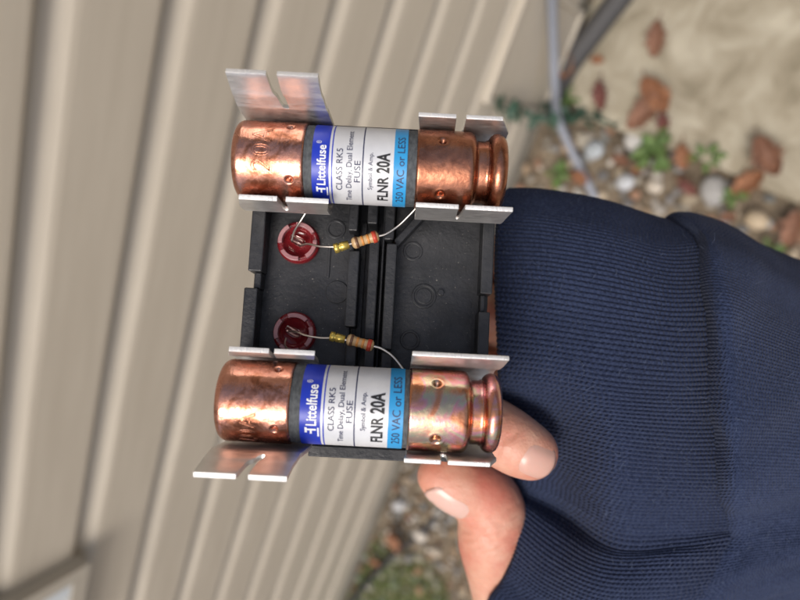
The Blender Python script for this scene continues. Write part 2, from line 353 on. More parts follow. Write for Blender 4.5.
for gx in xs:
    for gy in np.arange(-0.51, 0.8, 0.025):
        x, y = gx + rng.uniform(-.014, .014), gy + rng.uniform(-.014, .014)
        if in_poly(x, y, left) or in_poly(x, y, right): continue
        if rng.random() < 0.16: continue
        s = rng.uniform(.006, .015) * (1.6 if rng.random() < .12 else 1)
        v = stone_geo(s); v += (x, y, s * .12)
        vs.append(v); fs.append(IF + off); off += len(v)
        cs.append(np.tile(PAL[rng.integers(len(PAL))] * rng.uniform(.55, .95), (len(v), 1)))
gm = bpy.data.meshes.new('gravel'); V = np.vstack(vs); F = np.vstack(fs)
gm.vertices.add(len(V)); gm.vertices.foreach_set('co', V.astype(np.float32).ravel())
gm.loops.add(F.size); gm.loops.foreach_set('vertex_index', F.astype(np.int32).ravel())
gm.polygons.add(len(F)); gm.polygons.foreach_set('loop_start', np.arange(0, F.size, 3, dtype=np.int32)); gm.polygons.foreach_set('loop_total', np.full(len(F), 3, dtype=np.int32))
gm.update(); gm.validate(); tint(gm, np.vstack(cs))
link('gravel', gm, M['stone'], None, True, kind='stuff', label='mixed tan and grey river gravel covering the ground along the wall', cat='gravel')
BIG = [(634, 142, .030, (.66, .65, .62), 'white rounded stone beside the green weed at the concrete edge'),
       (715, 192, .042, (.40, .39, .37), 'large pale grey stone just above the sleeve seam'),
       (594, 150, .030, (.46, .50, .52), 'bluish grey stone next to the end of the conduit'),
       (655, 186, .024, (.62, .55, .45), 'cream stone between the weed and the navy sleeve'),
       (757, 220, .030, (.55, .44, .30), 'tan stone near the right edge above the sleeve'),
       (625, 182, .026, (.60, .62, .64), 'pale blue grey stone close to the top of the cuff'),
       (398, 505, .030, (.58, .58, .58), 'light grey stone left of the thumb nail'),
       (420, 535, .030, (.66, .60, .52), 'pinkish white stone left of the thumb, beyond the cable end'),
       (436, 552, .022, (.58, .50, .40), 'small cream stone touching the left outline of the thumb base')]
for (px, py, s, colr, lab) in BIG:
    g = G(px, py, s * .6); s *= .82; me = mesh('stone', stone_geo(s), IF.tolist()); tint(me, np.tile(np.array(colr) * .8, (len(IV), 1)))
    o = link('stone', me, M['stone'], None, True, label=lab, cat='stone', group='larger stones in the gravel'); o.location = g

# ---- fallen leaves, weeds, grass
def leaf_mesh(L, Wd, lobes=0, curl=.25, seed=0):
    rg = np.random.default_rng(seed); n = 15; v, f = [], []
    for i in range(n):
        t = i / (n - 1); w = Wd * (math.sin(math.pi * min(1, t * .96 + .02)) ** .75)
        if lobes: w *= 0.62 + 0.42 * math.sin(t * math.pi * 2 * lobes) ** 2
        w *= rg.uniform(.85, 1.12)
        for q in (-1, -.5, 0, .5, 1):
            z = curl * Wd * (q * q) * (1 + .4 * math.sin(5 * t)) + curl * L * .5 * (t - .5) ** 2 * 2 + rg.normal() * .02 * Wd
            v.append(((t - .5) * L, q * w / 2 * (1 + .08 * rg.normal()), z))
    for i in range(n - 1):
        for j in range(4): a = i * 5 + j; f.append((a, a + 1, a + 6, a + 5))
    return v, f
def leaf(px, py, z, L, Wd, lobes, mt, ang, label, seed, curl=.3, tilt=0.0):
    v, f = leaf_mesh(L, Wd, lobes, curl, seed); g = G(px, py, z)
    root = empty('fallen_leaf', Matrix.Translation(g) @ Matrix.Rotation(ang, 4, 'Z') @ Matrix.Rotation(tilt, 4, 'X'), label=label, cat='leaf', group='fallen leaves')
    o = link('blade', mesh('blade', v, f), M[mt], root, True); s = o.modifiers.new('solid', 'SOLIDIFY'); s.thickness = .0009
    link('stalk', tube_mesh([(-L * .5 - .02, .004, .004), (-L * .5, 0, curl * L * .25), (-L * .2, 0, .002 + curl * L * .06)], [.0012, .001, .0007], 6), M[mt], root, True)
leaf(657, 40, ZS + .004, .072, .046, 2, 'leaf_brown', .35, 'lone reddish brown leaf lying on the concrete', 1)
leaf(602, 96, ZS + .004, .062, .036, 2, 'leaf_dark', .5, 'dark maroon curled leaf near the concrete corner by the pipe', 2, .45)
leaf(567, 66, .060, .058, .036, 0, 'leaf_orange', .2, 'rusty orange leaf caught on the dark pipe', 3)
leaf(657, 95, ZS + .018, .085, .060, 3, 'leaf_orange', 1.0, 'orange lobed leaf, upper one of the pair on the concrete edge', 4, .35)
leaf(645, 113, ZS + .006, .090, .062, 3, 'leaf_brown', -.4, 'brown lobed leaf, lower one of the pair on the concrete edge', 5, .3)
leaf(768, 156, ZS + .012, .085, .062, 3, 'leaf_brown', .9, 'large crumpled brown leaf at the right on the concrete rim', 6, .5)
leaf(748, 183, .030, .070, .050, 2, 'leaf_orange', -.5, 'orange brown leaf lying on gravel under the crumpled leaf', 7, .35)
leaf(792, 228, .030, .075, .05, 2, 'leaf_brown', .2, 'russet leaf on the gravel at the right picture edge', 8, .3)
leaf(398, 541, .030, .075, .055, 2, 'leaf_orange', .9, 'bright orange leaf beside the end of the black cable', 9, .35)
leaf(598, 60, ZS + .004, .03, .02, 0, 'leaf_orange', 1.8, 'tiny orange leaf scrap on the concrete near the pipe', 10, .3)
leaf(683, 157, .030, .055, .04, 2, 'leaf_orange', .5, 'small tan orange leaf between green weed and concrete', 12, .3)

SCR = [((622, 160), 'withered brown leaf scrap between the white stone and the bluish stone'), ((640, 168), 'small orange leaf scrap just below the bright green weed'), ((690, 186), 'dark leaf scrap left of the large pale grey stone'),
       ((728, 218), 'brown leaf scrap on gravel close to the sleeve outline at right'), ((580, 178), 'small rust leaf scrap beside the buried end of the conduit'), ((664, 124), 'tiny dark leaf scrap on the concrete under the leaf pair'),
       ((410, 515), 'withered brown leaf scrap left of the thumb tip'), ((376, 560), 'small orange leaf scrap in the grass beside the black cable')]
for i, ((px, py), lab) in enumerate(SCR):
    rg_ = np.random.default_rng(300 + i); v, f = leaf_mesh(.045 * rg_.uniform(.6, 1.2), .03 * rg_.uniform(.7, 1.2), 2, .4, 400 + i)
    o = link('leaf_scrap', mesh('scrap', v, f), M[('leaf_brown', 'leaf_orange', 'leaf_dark')[i % 3]], None, True, label=lab, cat='leaf', group='leaf scraps in the gravel')
    o.location = G(px, py, .030); o.rotation_euler = (rg_.uniform(-.3, .3), rg_.uniform(-.3, .3), rg_.uniform(0, 6.28)); q = o.modifiers.new('s', 'SOLIDIFY'); q.thickness = .0009
def weed(px, py, n, size, mt, label, seed, h=.03, name='weed'):
    rg = np.random.default_rng(seed); g = G(px, py, .01); root = empty(name, Matrix.Translation(g), label=label, cat='weed')
    for i in range(n):
        a = i / n * 6.28 + rg.uniform(-.5, .5); L = size * rg.uniform(.7, 1.2); v, f = leaf_mesh(L, L * .55, 0, .25, seed * 50 + i)
        d = size * rg.uniform(.3, .9); top = Vector((math.cos(a) * d, math.sin(a) * d, h * rg.uniform(.5, 1.2)))
        o = link('leaf', mesh('leaf', v, f), M[mt], root, True); o.location = top; o.rotation_euler = (rg.uniform(-.5, .5), rg.uniform(-.5, .3), a)
        link('stem', tube_mesh([(0, 0, -.02), tuple(top * .5 + Vector((0, 0, .006))), tuple(top - Vector((math.cos(a), math.sin(a), 0)) * L * .45)], .0012, 6), M[mt], root, True)
weed(658, 152, 11, .042, 'weed', 'bright green weed growing at the edge of the concrete', 3, .04)
weed(708, 156, 6, .028, 'weed', 'small green sprig under the concrete edge by the crumpled leaf', 4, .03)
weed(733, 196, 6, .024, 'weed', 'tiny green sprig among stones beside the large pale stone', 5, .03)
weed(772, 247, 5, .022, 'weed', 'tiny green sprig on the gravel at the right edge', 6, .03)
weed(562, 172, 7, .030, 'weed', 'yellow green weed by the wall next to the upper cuff corner', 7, .03)
weed(572, 100, 6, .024, 'weed', 'olive weed behind the conduit at the concrete corner', 8, .03)
# dark green twining plant standing against the wall foot
sp_ = [W(498, 107, .035), W(516, 113, .04), W(545, 116, .05), W(566, 118, .07), G(590, 116, .05), G(612, 124, .03)]
base = sp_[-1]; root = empty('ivy_sprig', Matrix.Translation(base), label='dark green leafy sprig reaching up the wall across the conduit', cat='plant')
cp = catmull([tuple(q - base) for q in sp_], 6); link('stem', tube_mesh([Vector(q) for q in cp], .0028, 7), M['dark_green'], root, True)
for i in range(30):
    q = cp[int(i / 29 * (len(cp) - 1))]; L = rng.uniform(.03, .05); v, f = leaf_mesh(L, L * .4, 0, .25, 900 + i)
    o = link('leaf', mesh('leaf', v, f), M['dark_green'], root, True); o.location = Vector(q) + Vector(rng.normal(size=3) * .009); o.rotation_euler = rng.uniform(-1.2, 1.2, 3)
# grass in the gravel
gv, gf = [], []
for i in range(6500):
    px, py = rng.uniform(300, 450), rng.uniform(525, 680)
    if (px - 330) / 110 + (590 - py) / 70 > 1.15 + rng.normal() * .12: continue
    b = G(px, py); a = rng.uniform(0, 6.28); L = rng.uniform(.014, .036); w = .0018; d = Vector((math.cos(a), math.sin(a), 0)); s = Vector((-d.y, d.x, 0)) * w
    if b.y < -WALL_D + .02: continue
    i0 = len(gv); m1 = b + d * L * .2 + Vector((0, 0, L * .6)); t = b + d * L * .65 + Vector((0, 0, L * .85))
    gv += [b - s, b + s, m1 + s * .8, m1 - s * .8, t]; gf += [(i0, i0 + 1, i0 + 2, i0 + 3), (i0 + 3, i0 + 2, i0 + 4)]
link('grass', mesh('grass', gv, gf), M['grass'], None, kind='stuff', label='patch of short green grass in the gravel at the wall base', cat='grass')

# ================================================================== FUSE HOLDER (millimetres in its own frame; x along the fuses, z towards the phone)
ROLL, TILT = math.radians(-3.0), math.radians(5.5)
Rd = Matrix.Rotation(ROLL, 3, 'Z') @ Matrix.Rotation(-TILT, 3, 'X')
OC = Vector((-36 / FPX * 115, 18 / FPX * 115, -115.0))               # holder origin (middle of the two fuse axes) in the phone's frame, mm
def dv(px, py, z):                                                   # photograph point -> holder coordinates on the level z
    d = Rd.transposed() @ Vector((px - 400, -(py - 300), -FPX)); o = Rd.transposed() @ (-OC)
    return o + d * ((z - o.z) / d.z)
MM = 0.001
Mdev = Matrix.Translation(CAM + R @ (OC * MM)) @ (R @ Rd).to_4x4()
hold = empty('fuse_holder', Mdev, label='black plastic pull-out fuse holder with metal clips, held in the hand', cat='fuse holder')
def mmv(v): return [(a * MM, b * MM, c * MM) for a, b, c in v]
def pbox(name, x0, x1, y0, y1, z0, z1, mt='plastic', bw=.25, parent=hold, **k):
    x0, x1 = min(x0, x1), max(x0, x1); y0, y1 = min(y0, y1), max(y0, y1)
    return box(name, x0 * MM, x1 * MM, y0 * MM, y1 * MM, z0 * MM, z1 * MM, M[mt], parent, bw * MM, 2, **k)
def pprism(name, poly, z0, z1, mt='plastic', bw=.25, parent=hold, **k):
    bm = bmesh.new(); vs = [bm.verts.new((x * MM, y * MM, z0 * MM)) for x, y in poly]; f = bm.faces.new(vs)
    ex = bmesh.ops.extrude_face_region(bm, geom=[f]); bmesh.ops.translate(bm, verts=[e for e in ex['geom'] if isinstance(e, bmesh.types.BMVert)], vec=(0, 0, (z1 - z0) * MM))
    o = link(name, bmmesh(bm), M[mt], parent, **k)
    if bw: bevel(o, bw * MM, 2)
    return o
ZF, ZW = -14.0, -9.0                                                 # floor and wall-top levels
def rectpx(x0, y0, x1, y1, z):
    a, b = dv(x0, y0, z), dv(x1, y1, z); return a.x, b.x, a.y, b.y
L0 = dv(250, 240, ZW).x; R0 = dv(494, 250, ZW).x
T0 = dv(370, 127, ZW).y; B0 = dv(360, 459, ZW).y
ch0, ch1 = dv(352, 288, ZF).x, dv(392, 288, ZF).x
pbox('base_plate', L0 + .15, ch0, B0 + .1, T0 - .1, -18.5, ZF, bw=.3); pbox('base_plate', ch1, R0 - .15, B0 + .1, T0 - .1, -18.5, ZF, bw=.3)
pbox('channel_floor', ch0 + .02, ch1 - .02, B0 + .15, T0 - .15, -20.5, -18.4, bw=.1)
# outer walls with their notches
yn = [dv(255, 271, ZW).y, dv(255, 288, ZW).y]
lw = dv(264, 240, ZW).x
pbox('side_wall', L0, lw, yn[0], T0 - 2.3, -17.0, ZW); pbox('side_wall', L0 - .4, lw - .5, B0 + 2.3, yn[1], -17.0, ZW + .2)
pbox('wall_notch', L0 + 1.1, lw - .3, yn[1] + .05, yn[0] - .05, -17.0, ZW - 1.4)
rw = dv(482, 250, ZW).x; yr = [dv(488, 294, ZW).y, dv(488, 312, ZW).y]
pbox('side_wall', rw, R0, yr[0], T0 - 2.3, -17.0, ZW); pbox('side_wall', rw - .2, R0 - .3, B0 + 2.3, yr[1], -17.0, ZW + .1)
pbox('wall_notch', rw + .3, R0 - 1.1, yr[1] + .05, yr[0] - .05, -17.0, ZW - 1.8)
pbox('end_wall', L0 + 1.5, R0 - 1.0, T0 - 2.2, T0, -17.2, ZW + .2); 
pbox('end_wall', dv(308, 455, ZW).x, dv(409, 455, ZW).x, B0, B0 + 2.2, -17.2, ZW + .2)
pbox('end_wall', dv(415, 455, ZW).x, R0 - 1.0, B0 + .2, B0 + 2.2, -17.2, ZW - .6)
YU, YL = dv(369.5, 167, 0).y, dv(358.5, 406, 0).y                    # fuse axes
XU, XL = dv(369.5, 167, 0).x, dv(358.5, 406, 0).x
# raised pads under the fuses
for yc in (YU, YL):
    for (a, b) in ((-21, -9.5), (9.5, 21)): pbox('clip_pad', a, b, yc - 6.2, yc + 6.2, ZF - .5, -9.3)
# ribs of the middle channel
def ribpx(x0, y0, x1, y1, ztop, name='rib'):
    a, b = dv(x0, y0, ztop), dv(x1, y1, ztop); xm = (a.x + b.x) / 2; w = abs(dv(x1, (y0 + y1) / 2, ztop).x - dv(x0, (y0 + y1) / 2, ztop).x) / 2
    xm = dv((x0 + x1) / 2, (y0 + y1) / 2, ztop).x
    return pbox(name, xm - w, xm + w, a.y, b.y, -18.6, ztop)
ribpx(349, 198, 358.5, 231, -10.2); ribpx(346.5, 250, 357.5, 327, -10.4); ribpx(345, 340, 356, 372, -10.6)
ribpx(368, 198, 378, 224, -9.6); ribpx(367, 238, 377, 340, -11.6); ribpx(364, 346, 374, 374, -10.8)
ribpx(384, 243, 394.5, 350, -8.6); ribpx(385, 198, 395, 240, -11.0); ribpx(381, 352, 392, 374, -9.6)
ribpx(380, 205, 382, 372, -11.8)
a, b, c_, d_ = dv(394, 240, -10.4), dv(420, 211, -10.4), dv(428, 214, -10.4), dv(397, 247, -10.4)
pprism('diagonal_rib', [(q.x, q.y) for q in (a, b, c_, d_)], ZF - .6, -10.4)
for sx in (360, 380.5):                                              # screwdriver slots of the channel floor
    q = dv(sx, 288, ZF); pbox('channel_strip', q.x - .5, q.x + .5, q.y - 14, q.y + 14, -18.6, -17.2, bw=.05)
# moulding marks
def disc(name, px, py, rpx, z0, z1, mt='plastic', seg=36, ring=False, parent=hold):
    q = dv(px, py, z1); r = rpx / FPX * (115 - z1) ; bm = bmesh.new()
    if ring:
        pr = [(r - .3, z0), (r - .26, z1 - .06), (r - .14, z1), (r + .14, z1), (r + .26, z1 - .06), (r + .3, z0)]
        v = [[bm.verts.new(((q.x + rr * math.cos(t)) * MM, (q.y + rr * math.sin(t)) * MM, zz * MM)) for rr, zz in pr] for t in [6.28318 * i / seg for i in range(seg)]]
        for i in range(seg):
            for j in range(len(pr) - 1): bm.faces.new((v[i][j], v[(i + 1) % seg][j], v[(i + 1) % seg][j + 1], v[i][j + 1]))
    else:
        bmesh.ops.create_cone(bm, cap_ends=True, segments=seg, radius1=r * MM, radius2=r * .985 * MM, depth=(z1 - z0) * MM, matrix=Matrix.Translation((q.x * MM, q.y * MM, (z0 + z1) / 2 * MM)))
    o = link(name, bmmesh(bm), M[mt], parent)
    if not ring: bevel(o, .12 * MM, 2)
    return o
for (px, py, rp) in ((413, 251, 8.5), (410, 340, 8.5), (336, 229, 8.5)): disc('moulding_ring', px, py, rp, ZF - .1, ZF + .22, ring=True)
disc('moulding_ring', 424, 296, 11, ZF - .1, ZF + .3, ring=True); disc('boss', 424, 296, 8, ZF - .1, ZF + .18); disc('boss', 337, 292, 11.5, ZF - .1, ZF + .35); disc('boss', 441, 292.5, 3.2, ZF - .1, ZF + .7)
q = dv(329, 262, ZF); pbox('floor_ridge', q.x - .25, q.x + .25, q.y - 3.2, q.y + 3.2, ZF - .2, ZF + .35, bw=.1)
# grip on the back, where the fingers hold it
pbox('grip', -5, 3, -13, 13, -44, -20.4, bw=1.2)
pbox('grip_bar', -11, 7, -14, 14, -48, -43.9, bw=1.2)

# ---- clips: folded sheet metal, slotted tips
def clip(x0, x1, yc, arms, slot_w=0.9, label=None):
    """arms: {side: (list of (dy, z) past the fuse's equator, (xs0, xs1) at the tip, slot x at root, slot x at tip, slot start index)}"""
    root_me_v, root_me_f = [], []
    TH = .85; bm = bmesh.new(); mi = []
    for s in (-1, 1):
        pts, xt, sl0, sl1, i0, sw0, sw1 = arms[s]
        path = [(0.0, -8.4), (4.6, -8.4), (6.2, -7.6), (7.25, -5.2), (7.6, -2.0), (7.62, 0.0)] + pts
        pr = catmull(path, 3); n = len(pr); k0 = i0 * 3
        def col(t, side):                                             # x of the two outer edges and the slot edges at path parameter t
            e0 = x0 + (xt[0] - x0) * max(0, (t - 15) / (n - 16)); e1 = x1 + (xt[1] - x1) * max(0, (t - 15) / (n - 16))
            u = max(0, (t - k0) / max(1, n - 1 - k0)); c = sl0 + (sl1 - sl0) * u; w = (sw0 + (sw1 - sw0) * u) / 2
            if t == k0: w *= .45
            return (e0, c - w, c + w, e1)
        for lay in (0, 1):
            rows = []
            for t in range(n):
                a_, b_ = pr[max(t - 1, 0)], pr[min(t + 1, n - 1)]; tg = (b_ - a_) / (np.linalg.norm(b_ - a_) + 1e-9); nm = np.array([tg[1], -tg[0]])  # outward
                o_ = pr[t] + nm * TH * lay; xs = col(t, s)
                rows.append([bm.verts.new((x * MM, (yc + s * o_[0]) * MM, o_[1] * MM)) for x in xs])
            if lay == 0: A = rows
            else: B = rows
        for t in range(n - 1):
            for j in range(3):
                if j == 1 and t >= k0: continue
                bm.faces.new((A[t][j], A[t][j + 1], A[t + 1][j + 1], A[t + 1][j])); bm.faces.new((B[t][j], B[t][j + 1], B[t + 1][j + 1], B[t + 1][j]))
            for j in (0, 3): bm.faces.new((A[t][j], A[t + 1][j], B[t + 1][j], B[t][j]))
            if t >= k0:
                for j in (1, 2): bm.faces.new((A[t][j], A[t + 1][j], B[t + 1][j], B[t][j]))
        bm.faces.new((A[k0][1], A[k0][2], B[k0][2], B[k0][1]))
        for j in (0, 2):
            f = bm.faces.new((A[n - 1][j], A[n - 1][j + 1], B[n - 1][j + 1], B[n - 1][j])); f.material_index = 1
    bmesh.ops.remove_doubles(bm, verts=bm.verts[:], dist=1e-6)
    me = bmmesh(bm); me.materials.append(M['tin']); me.materials.append(M['tin_edge'])
    o = link('fuse_clip', me, None, hold, True, label=label); bevel(o, .18 * MM, 2)
    return o
def X(px, py, z): return dv(px, py, z).x
def tips(x0, x1, y, z): return (X(x0, y, z), X(x1, y, z))
blade = [(7.66, 2.5), (7.75, 5.4), (7.85, 6.0), (8.15, 7.0), (8.6, 8.6), (8.8, 9.2), (9.2, 10.2), (10.3, 13.8)]
blade_u = [(7.66, 2.5), (7.75, 5.4), (7.82, 6.0), (8.15, 7.0), (8.6, 8.6), (8.8, 9.2), (9.2, 10.2), (10.4, 13.6)]
zt = 13.7
clip(X(240, 200, 0), X(328, 200, 0), YU, {-1: ([(7.7, 3.2), (7.9, 6.2)], tips(239, 329, 197, 6), X(282, 200, 3), X(281.5, 200, 6), 4, .9, 1.5),
                                           1: (blade_u, tips(225, 318, 72, zt), X(285, 104, 8), X(271, 73, zt), 8, 1.1, 1.8)}, label='tinned clip with long flared blade at the top left')
clip(X(228, 358, 0), X(314, 358, 0), YL, {1: ([(7.8, 3.0), (8.4, 6.4)], tips(229, 315, 355, 6), X(271, 358, 3), X(271.5, 358, 6), 4, .6, .9),
                                          -1: (blade, tips(193, 287, 475, zt), X(261, 455, 9), X(242, 475, zt), 9, 1.0, 1.9)}, label='tinned clip with long flared blade at the bottom left')
clip(X(416, 200, 0), X(506, 200, 0), YU, {-1: ([(7.65, 3.0), (7.75, 6.6)], tips(416, 513, 197, 6), X(460, 200, 3), X(462, 200, 6), 4, .5, 1.1),
                                          1: ([(7.8, 2.8), (8.1, 5.0)], tips(418, 503, 123, 5), X(461, 126, 3), X(461, 126, 5), 4, 1.5, 1.7)})
clip(X(411, 362, 0), X(500, 362, 0), YL, {1: ([(8.2, 3.0), (9.3, 6.8)], tips(412, 509, 355, 6), X(459, 358, 3), X(460, 358, 6), 7, .3, .4),
                                         -1: ([(7.65, 2.6), (7.9, 4.6)], tips(404, 491, 455, 5), X(445, 455, 3), X(445, 455, 5), 4, 1.0, 1.1)})

# ---- neon indicator lamps
def arc_prism(name, cx, cy, r0, r1, a0, a1, z0, z1, mt, parent, n=10):
    poly = [(cx + r1 * math.cos(a0 + (a1 - a0) * i / n), cy + r1 * math.sin(a0 + (a1 - a0) * i / n)) for i in range(n + 1)]
    poly += [(cx + r0 * math.cos(a1 + (a0 - a1) * i / n), cy + r0 * math.sin(a1 + (a0 - a1) * i / n)) for i in range(n + 1)]
    return pprism(name, poly, z0, z1, mt, .12, parent)
def wire(name, pts, r, mt, parent, seg=8, n=6):
    p = catmull([tuple(q) for q in pts], n); return link(name, tube_mesh([Vector(q) * MM for q in p], r * MM, seg), M[mt], parent, True)
def lamp(px, py, rot):
    q = dv(px, py, ZF + 1.5); bm = bmesh.new()
    pr = [(0, ZF + .4), (2.2, ZF + .3), (2.9, ZF + .9), (3.2, ZF + 1.6), (4.0, ZF + 1.5), (4.25, ZF + 1.0), (4.3, ZF - .4)]; seg = 40
    v = [[bm.verts.new(((q.x + r * math.cos(t)) * MM, (q.y + r * math.sin(t)) * MM, z * MM)) for r, z in pr[1:]] for t in [6.28318 * i / seg for i in range(seg)]]
    c0 = bm.verts.new((q.x * MM, q.y * MM, pr[0][1] * MM))
    for i in range(seg):
        bm.faces.new((c0, v[i][0], v[(i + 1) % seg][0]))
        for j in range(len(pr) - 2): bm.faces.new((v[i][j], v[(i + 1) % seg][j], v[(i + 1) % seg][j + 1], v[i][j + 1]))
    le = link('indicator_lens', bmmesh(bm), M['lens'], hold, True, label='round dark red indicator lens')
    for i in range(4):
        a = rot + i * math.pi / 2; arc_prism('lens_prong', q.x, q.y, 3.05, 3.9, a + .22, a + math.pi / 2 - .22, ZF + .6, ZF + 2.5, 'lens_ring', le)
    g = [Vector((q.x - 1.6, q.y + .9, ZF + 1.6)), Vector((q.x + .3, q.y, ZF + 1.9)), Vector((q.x + 1.6, q.y - .3, ZF + 2.0))]
    link('neon_bulb', tube_mesh([p * MM for p in catmull([tuple(p) for p in g], 5)], [x * MM * .8 for x in (.3, .75, 1, 1.1, 1.15, 1.15, 1.1, 1.0, .8, .5, .2)], 14), M['glass'], le, True)
    for s in (-1, 1): wire('electrode', [g[0] + Vector((.2, s * .4, .2)), g[1] + Vector((0, s * .4, .35)), g[2] + Vector((-.5, s * .3, .3))], .2, 'wire', le)
    return q
def resistor(p0, p1, z, bands):
    a, b = dv(*p0, z), dv(*p1, z); d = (b - a); L = d.length; d.normalize()
    pr = [(0, .15), (.03, .8), (.09, 1.12), (.2, 1.15), (.29, .95), (.5, .9), (.71, .95), (.8, 1.15), (.91, 1.12), (.97, .8), (1, .15)]
    body = link('resistor', tube_mesh([(a + d * L * t) * MM for t, _ in pr], [r * MM for _, r in pr], 20), M['resistor'], hold, True)
    for t, w, mt, rr in bands:
        link('colour_band', tube_mesh([(a + d * (L * t)) * MM, (a + d * (L * t + w)) * MM], rr * MM, 20), M[mt], body, True)
    return a, b
def crimp(p0, p1, z):
    a, b = dv(*p0, z), dv(*p1, z); d = b - a
    link('crimp_sleeve', tube_mesh([(a + d * t) * MM for t in (0, .02, .3, .36, .42, .98, 1)], [r * MM for r in (.6, .95, 1.0, .6, .9, .8, .35)], 12), M['brass'], hold, True)
BND = [(.15, .5, 'band_brown', 1.17), (.36, .45, 'band_orange', .96), (.56, .5, 'band_orange', .94), (.76, .8, 'band_red', 1.18)]
l1 = lamp(298, 242, .35); l2 = lamp(294, 333, .6); ZR = -7.5
wire('lamp_lead', [dv(292, 241, ZF + 2.2), dv(294, 232, ZF + 3.6), dv(300, 222, -8.6), dv(307, 211, -7.5), dv(312, 203, -6)], .24, 'wire', hold)
wire('lamp_lead', [dv(300, 246, ZF + 2.2), dv(308, 244, ZF + 3.8), dv(320, 246.5, -8.4), dv(333, 247, ZR), dv(340, 247, ZR)], .22, 'wire', hold)
crimp((334, 249), (349, 244.3), ZR); wire('resistor_lead', [dv(346, 245, ZR), dv(354, 243, ZR)], .28, 'wire', hold)
resistor((351.5, 244), (379, 235.5), ZR, BND)
wire('resistor_lead', [dv(377, 236.3, ZR), dv(386, 234, ZR), dv(398, 226, ZR), dv(408, 216.5, -6.8), dv(417, 207, -6)], .26, 'wire', hold)
wire('lamp_lead', [dv(289, 331, ZF + 2.2), dv(297, 332, ZF + 3.9), dv(306, 335.5, -8.8), dv(320, 338, -8), dv(334, 338, ZR)], .22, 'wire', hold)
crimp((330, 336), (345, 339.6), ZR); wire('resistor_lead', [dv(342, 339.5, ZR), dv(350, 340.5, ZR)], .28, 'wire', hold)
resistor((346.5, 339), (374, 346.5), ZR, BND)
wire('resistor_lead', [dv(372, 346, ZR), dv(381, 348.5, ZR), dv(391, 355, ZR), dv(399, 364, -7), dv(408, 377, -6.2)], .26, 'wire', hold)
wire('lamp_lead', [dv(286, 338, ZF + 2.2), dv(285, 345, ZF + 3.6), dv(290, 352, -8.6), dv(298, 362, -7)], .22, 'wire', hold)

# ================================================================== FUSES
def lathe_x(name, prof, mt, parent, seg=220, dents=(), close0=True, close1=True):
    """prof: (x, r) mm along the fuse axis; dents: (x, angle, depth, size)"""
    v, f = [], []
    for (x, r) in prof:
        for k in range(seg):
            t = 6.283185 * k / seg; rr = r
            for (dx, da, dd, ds) in dents:
                da_ = (t - da + math.pi) % (2 * math.pi) - math.pi
                e = ((x - dx) ** 2 + (da_ * 7.15) ** 2) / (ds * ds)
                if e < 9: rr -= dd * (math.exp(-e * 1.6) - .06 * math.exp(-(math.sqrt(e) - 1.5) ** 2 * 4))
            v.append((x * MM, rr * math.sin(t) * MM, rr * math.cos(t) * MM))
    for i in range(len(prof) - 1):
        for k in range(seg):
            a, b = i * seg + k, i * seg + (k + 1) % seg; f.append((a, b, b + seg, a + seg))
    if close0: f.append(tuple(range(seg)))
    if close1: f.append(tuple(range((len(prof) - 1) * seg, len(prof) * seg))[::-1])
    me = mesh(name, v, f); o = link(name, me, M[mt], parent, True)
    return o
def dense(p, step=.18):
    out = []
    for (a, b) in zip(p[:-1], p[1:]):
        L = math.hypot(b[0] - a[0], b[1] - a[1]); n = max(1, int(L / step))
        for i in range(n): out.append((a[0] + (b[0] - a[0]) * i / n, a[1] + (b[1] - a[1]) * i / n))
    return out + [p[-1]]
def rnd(cx, cr, r, a0, a1, n=7): return [(cx + r * math.cos(math.radians(a0 + (a1 - a0) * i / n)), cr + r * math.sin(math.radians(a0 + (a1 - a0) * i / n))) for i in range(n + 1)]
def band(name, x0, x1, r, a0, a1, mt, parent, n=60):
    v, f = [], []
    for i in range(n + 1):
        t = a0 + (a1 - a0) * i / n
        for x in (x0, x1): v.append((x * MM, r * math.sin(t) * MM, r * math.cos(t) * MM))
    for i in range(n): f.append((2 * i, 2 * i + 1, 2 * i + 3, 2 * i + 2))
    return link(name, mesh(name, v, f), M[mt], parent, True)
def text(body, xb, h, a0, length, mt, parent, r, name='print', bold=0.0, extrude=0.0, spacing=1.0, outline=0.0):
    """lettering wrapped round the fuse: reads along +angle, letters' tops towards -x. h: cap height (mm), length: mm of arc, xb: baseline x"""
    cu = bpy.data.curves.new('t', 'FONT'); cu.body = body; cu.size = 1; cu.offset = bold; cu.resolution_u = 3; cu.extrude = extrude / h if extrude else 0; cu.space_character = spacing
    if outline: cu.fill_mode = 'NONE'; cu.bevel_depth = outline; cu.bevel_resolution = 1
    ob = bpy.data.objects.new('t', cu); COL.objects.link(ob)
    dg = bpy.context.evaluated_depsgraph_get(); me = bpy.data.meshes.new_from_object(ob.evaluated_get(dg)); bpy.data.objects.remove(ob)
    co = np.array([v.co[:] for v in me.vertices]); mn, mx_ = co.min(0), co.max(0); cap = 0.73
    sx = length / (mx_[0] - mn[0]); sy = h / cap
    for v, c in zip(me.vertices, co):
        a = a0 + (c[0] - mn[0]) * sx / r; rr = r + c[2] * h
        v.co = ((xb - c[1] * sy) * MM, rr * math.sin(a) * MM, rr * math.cos(a) * MM)
    me.materials.clear(); me.update()
    return link(name, me, M[mt], parent)
RF = 7.15
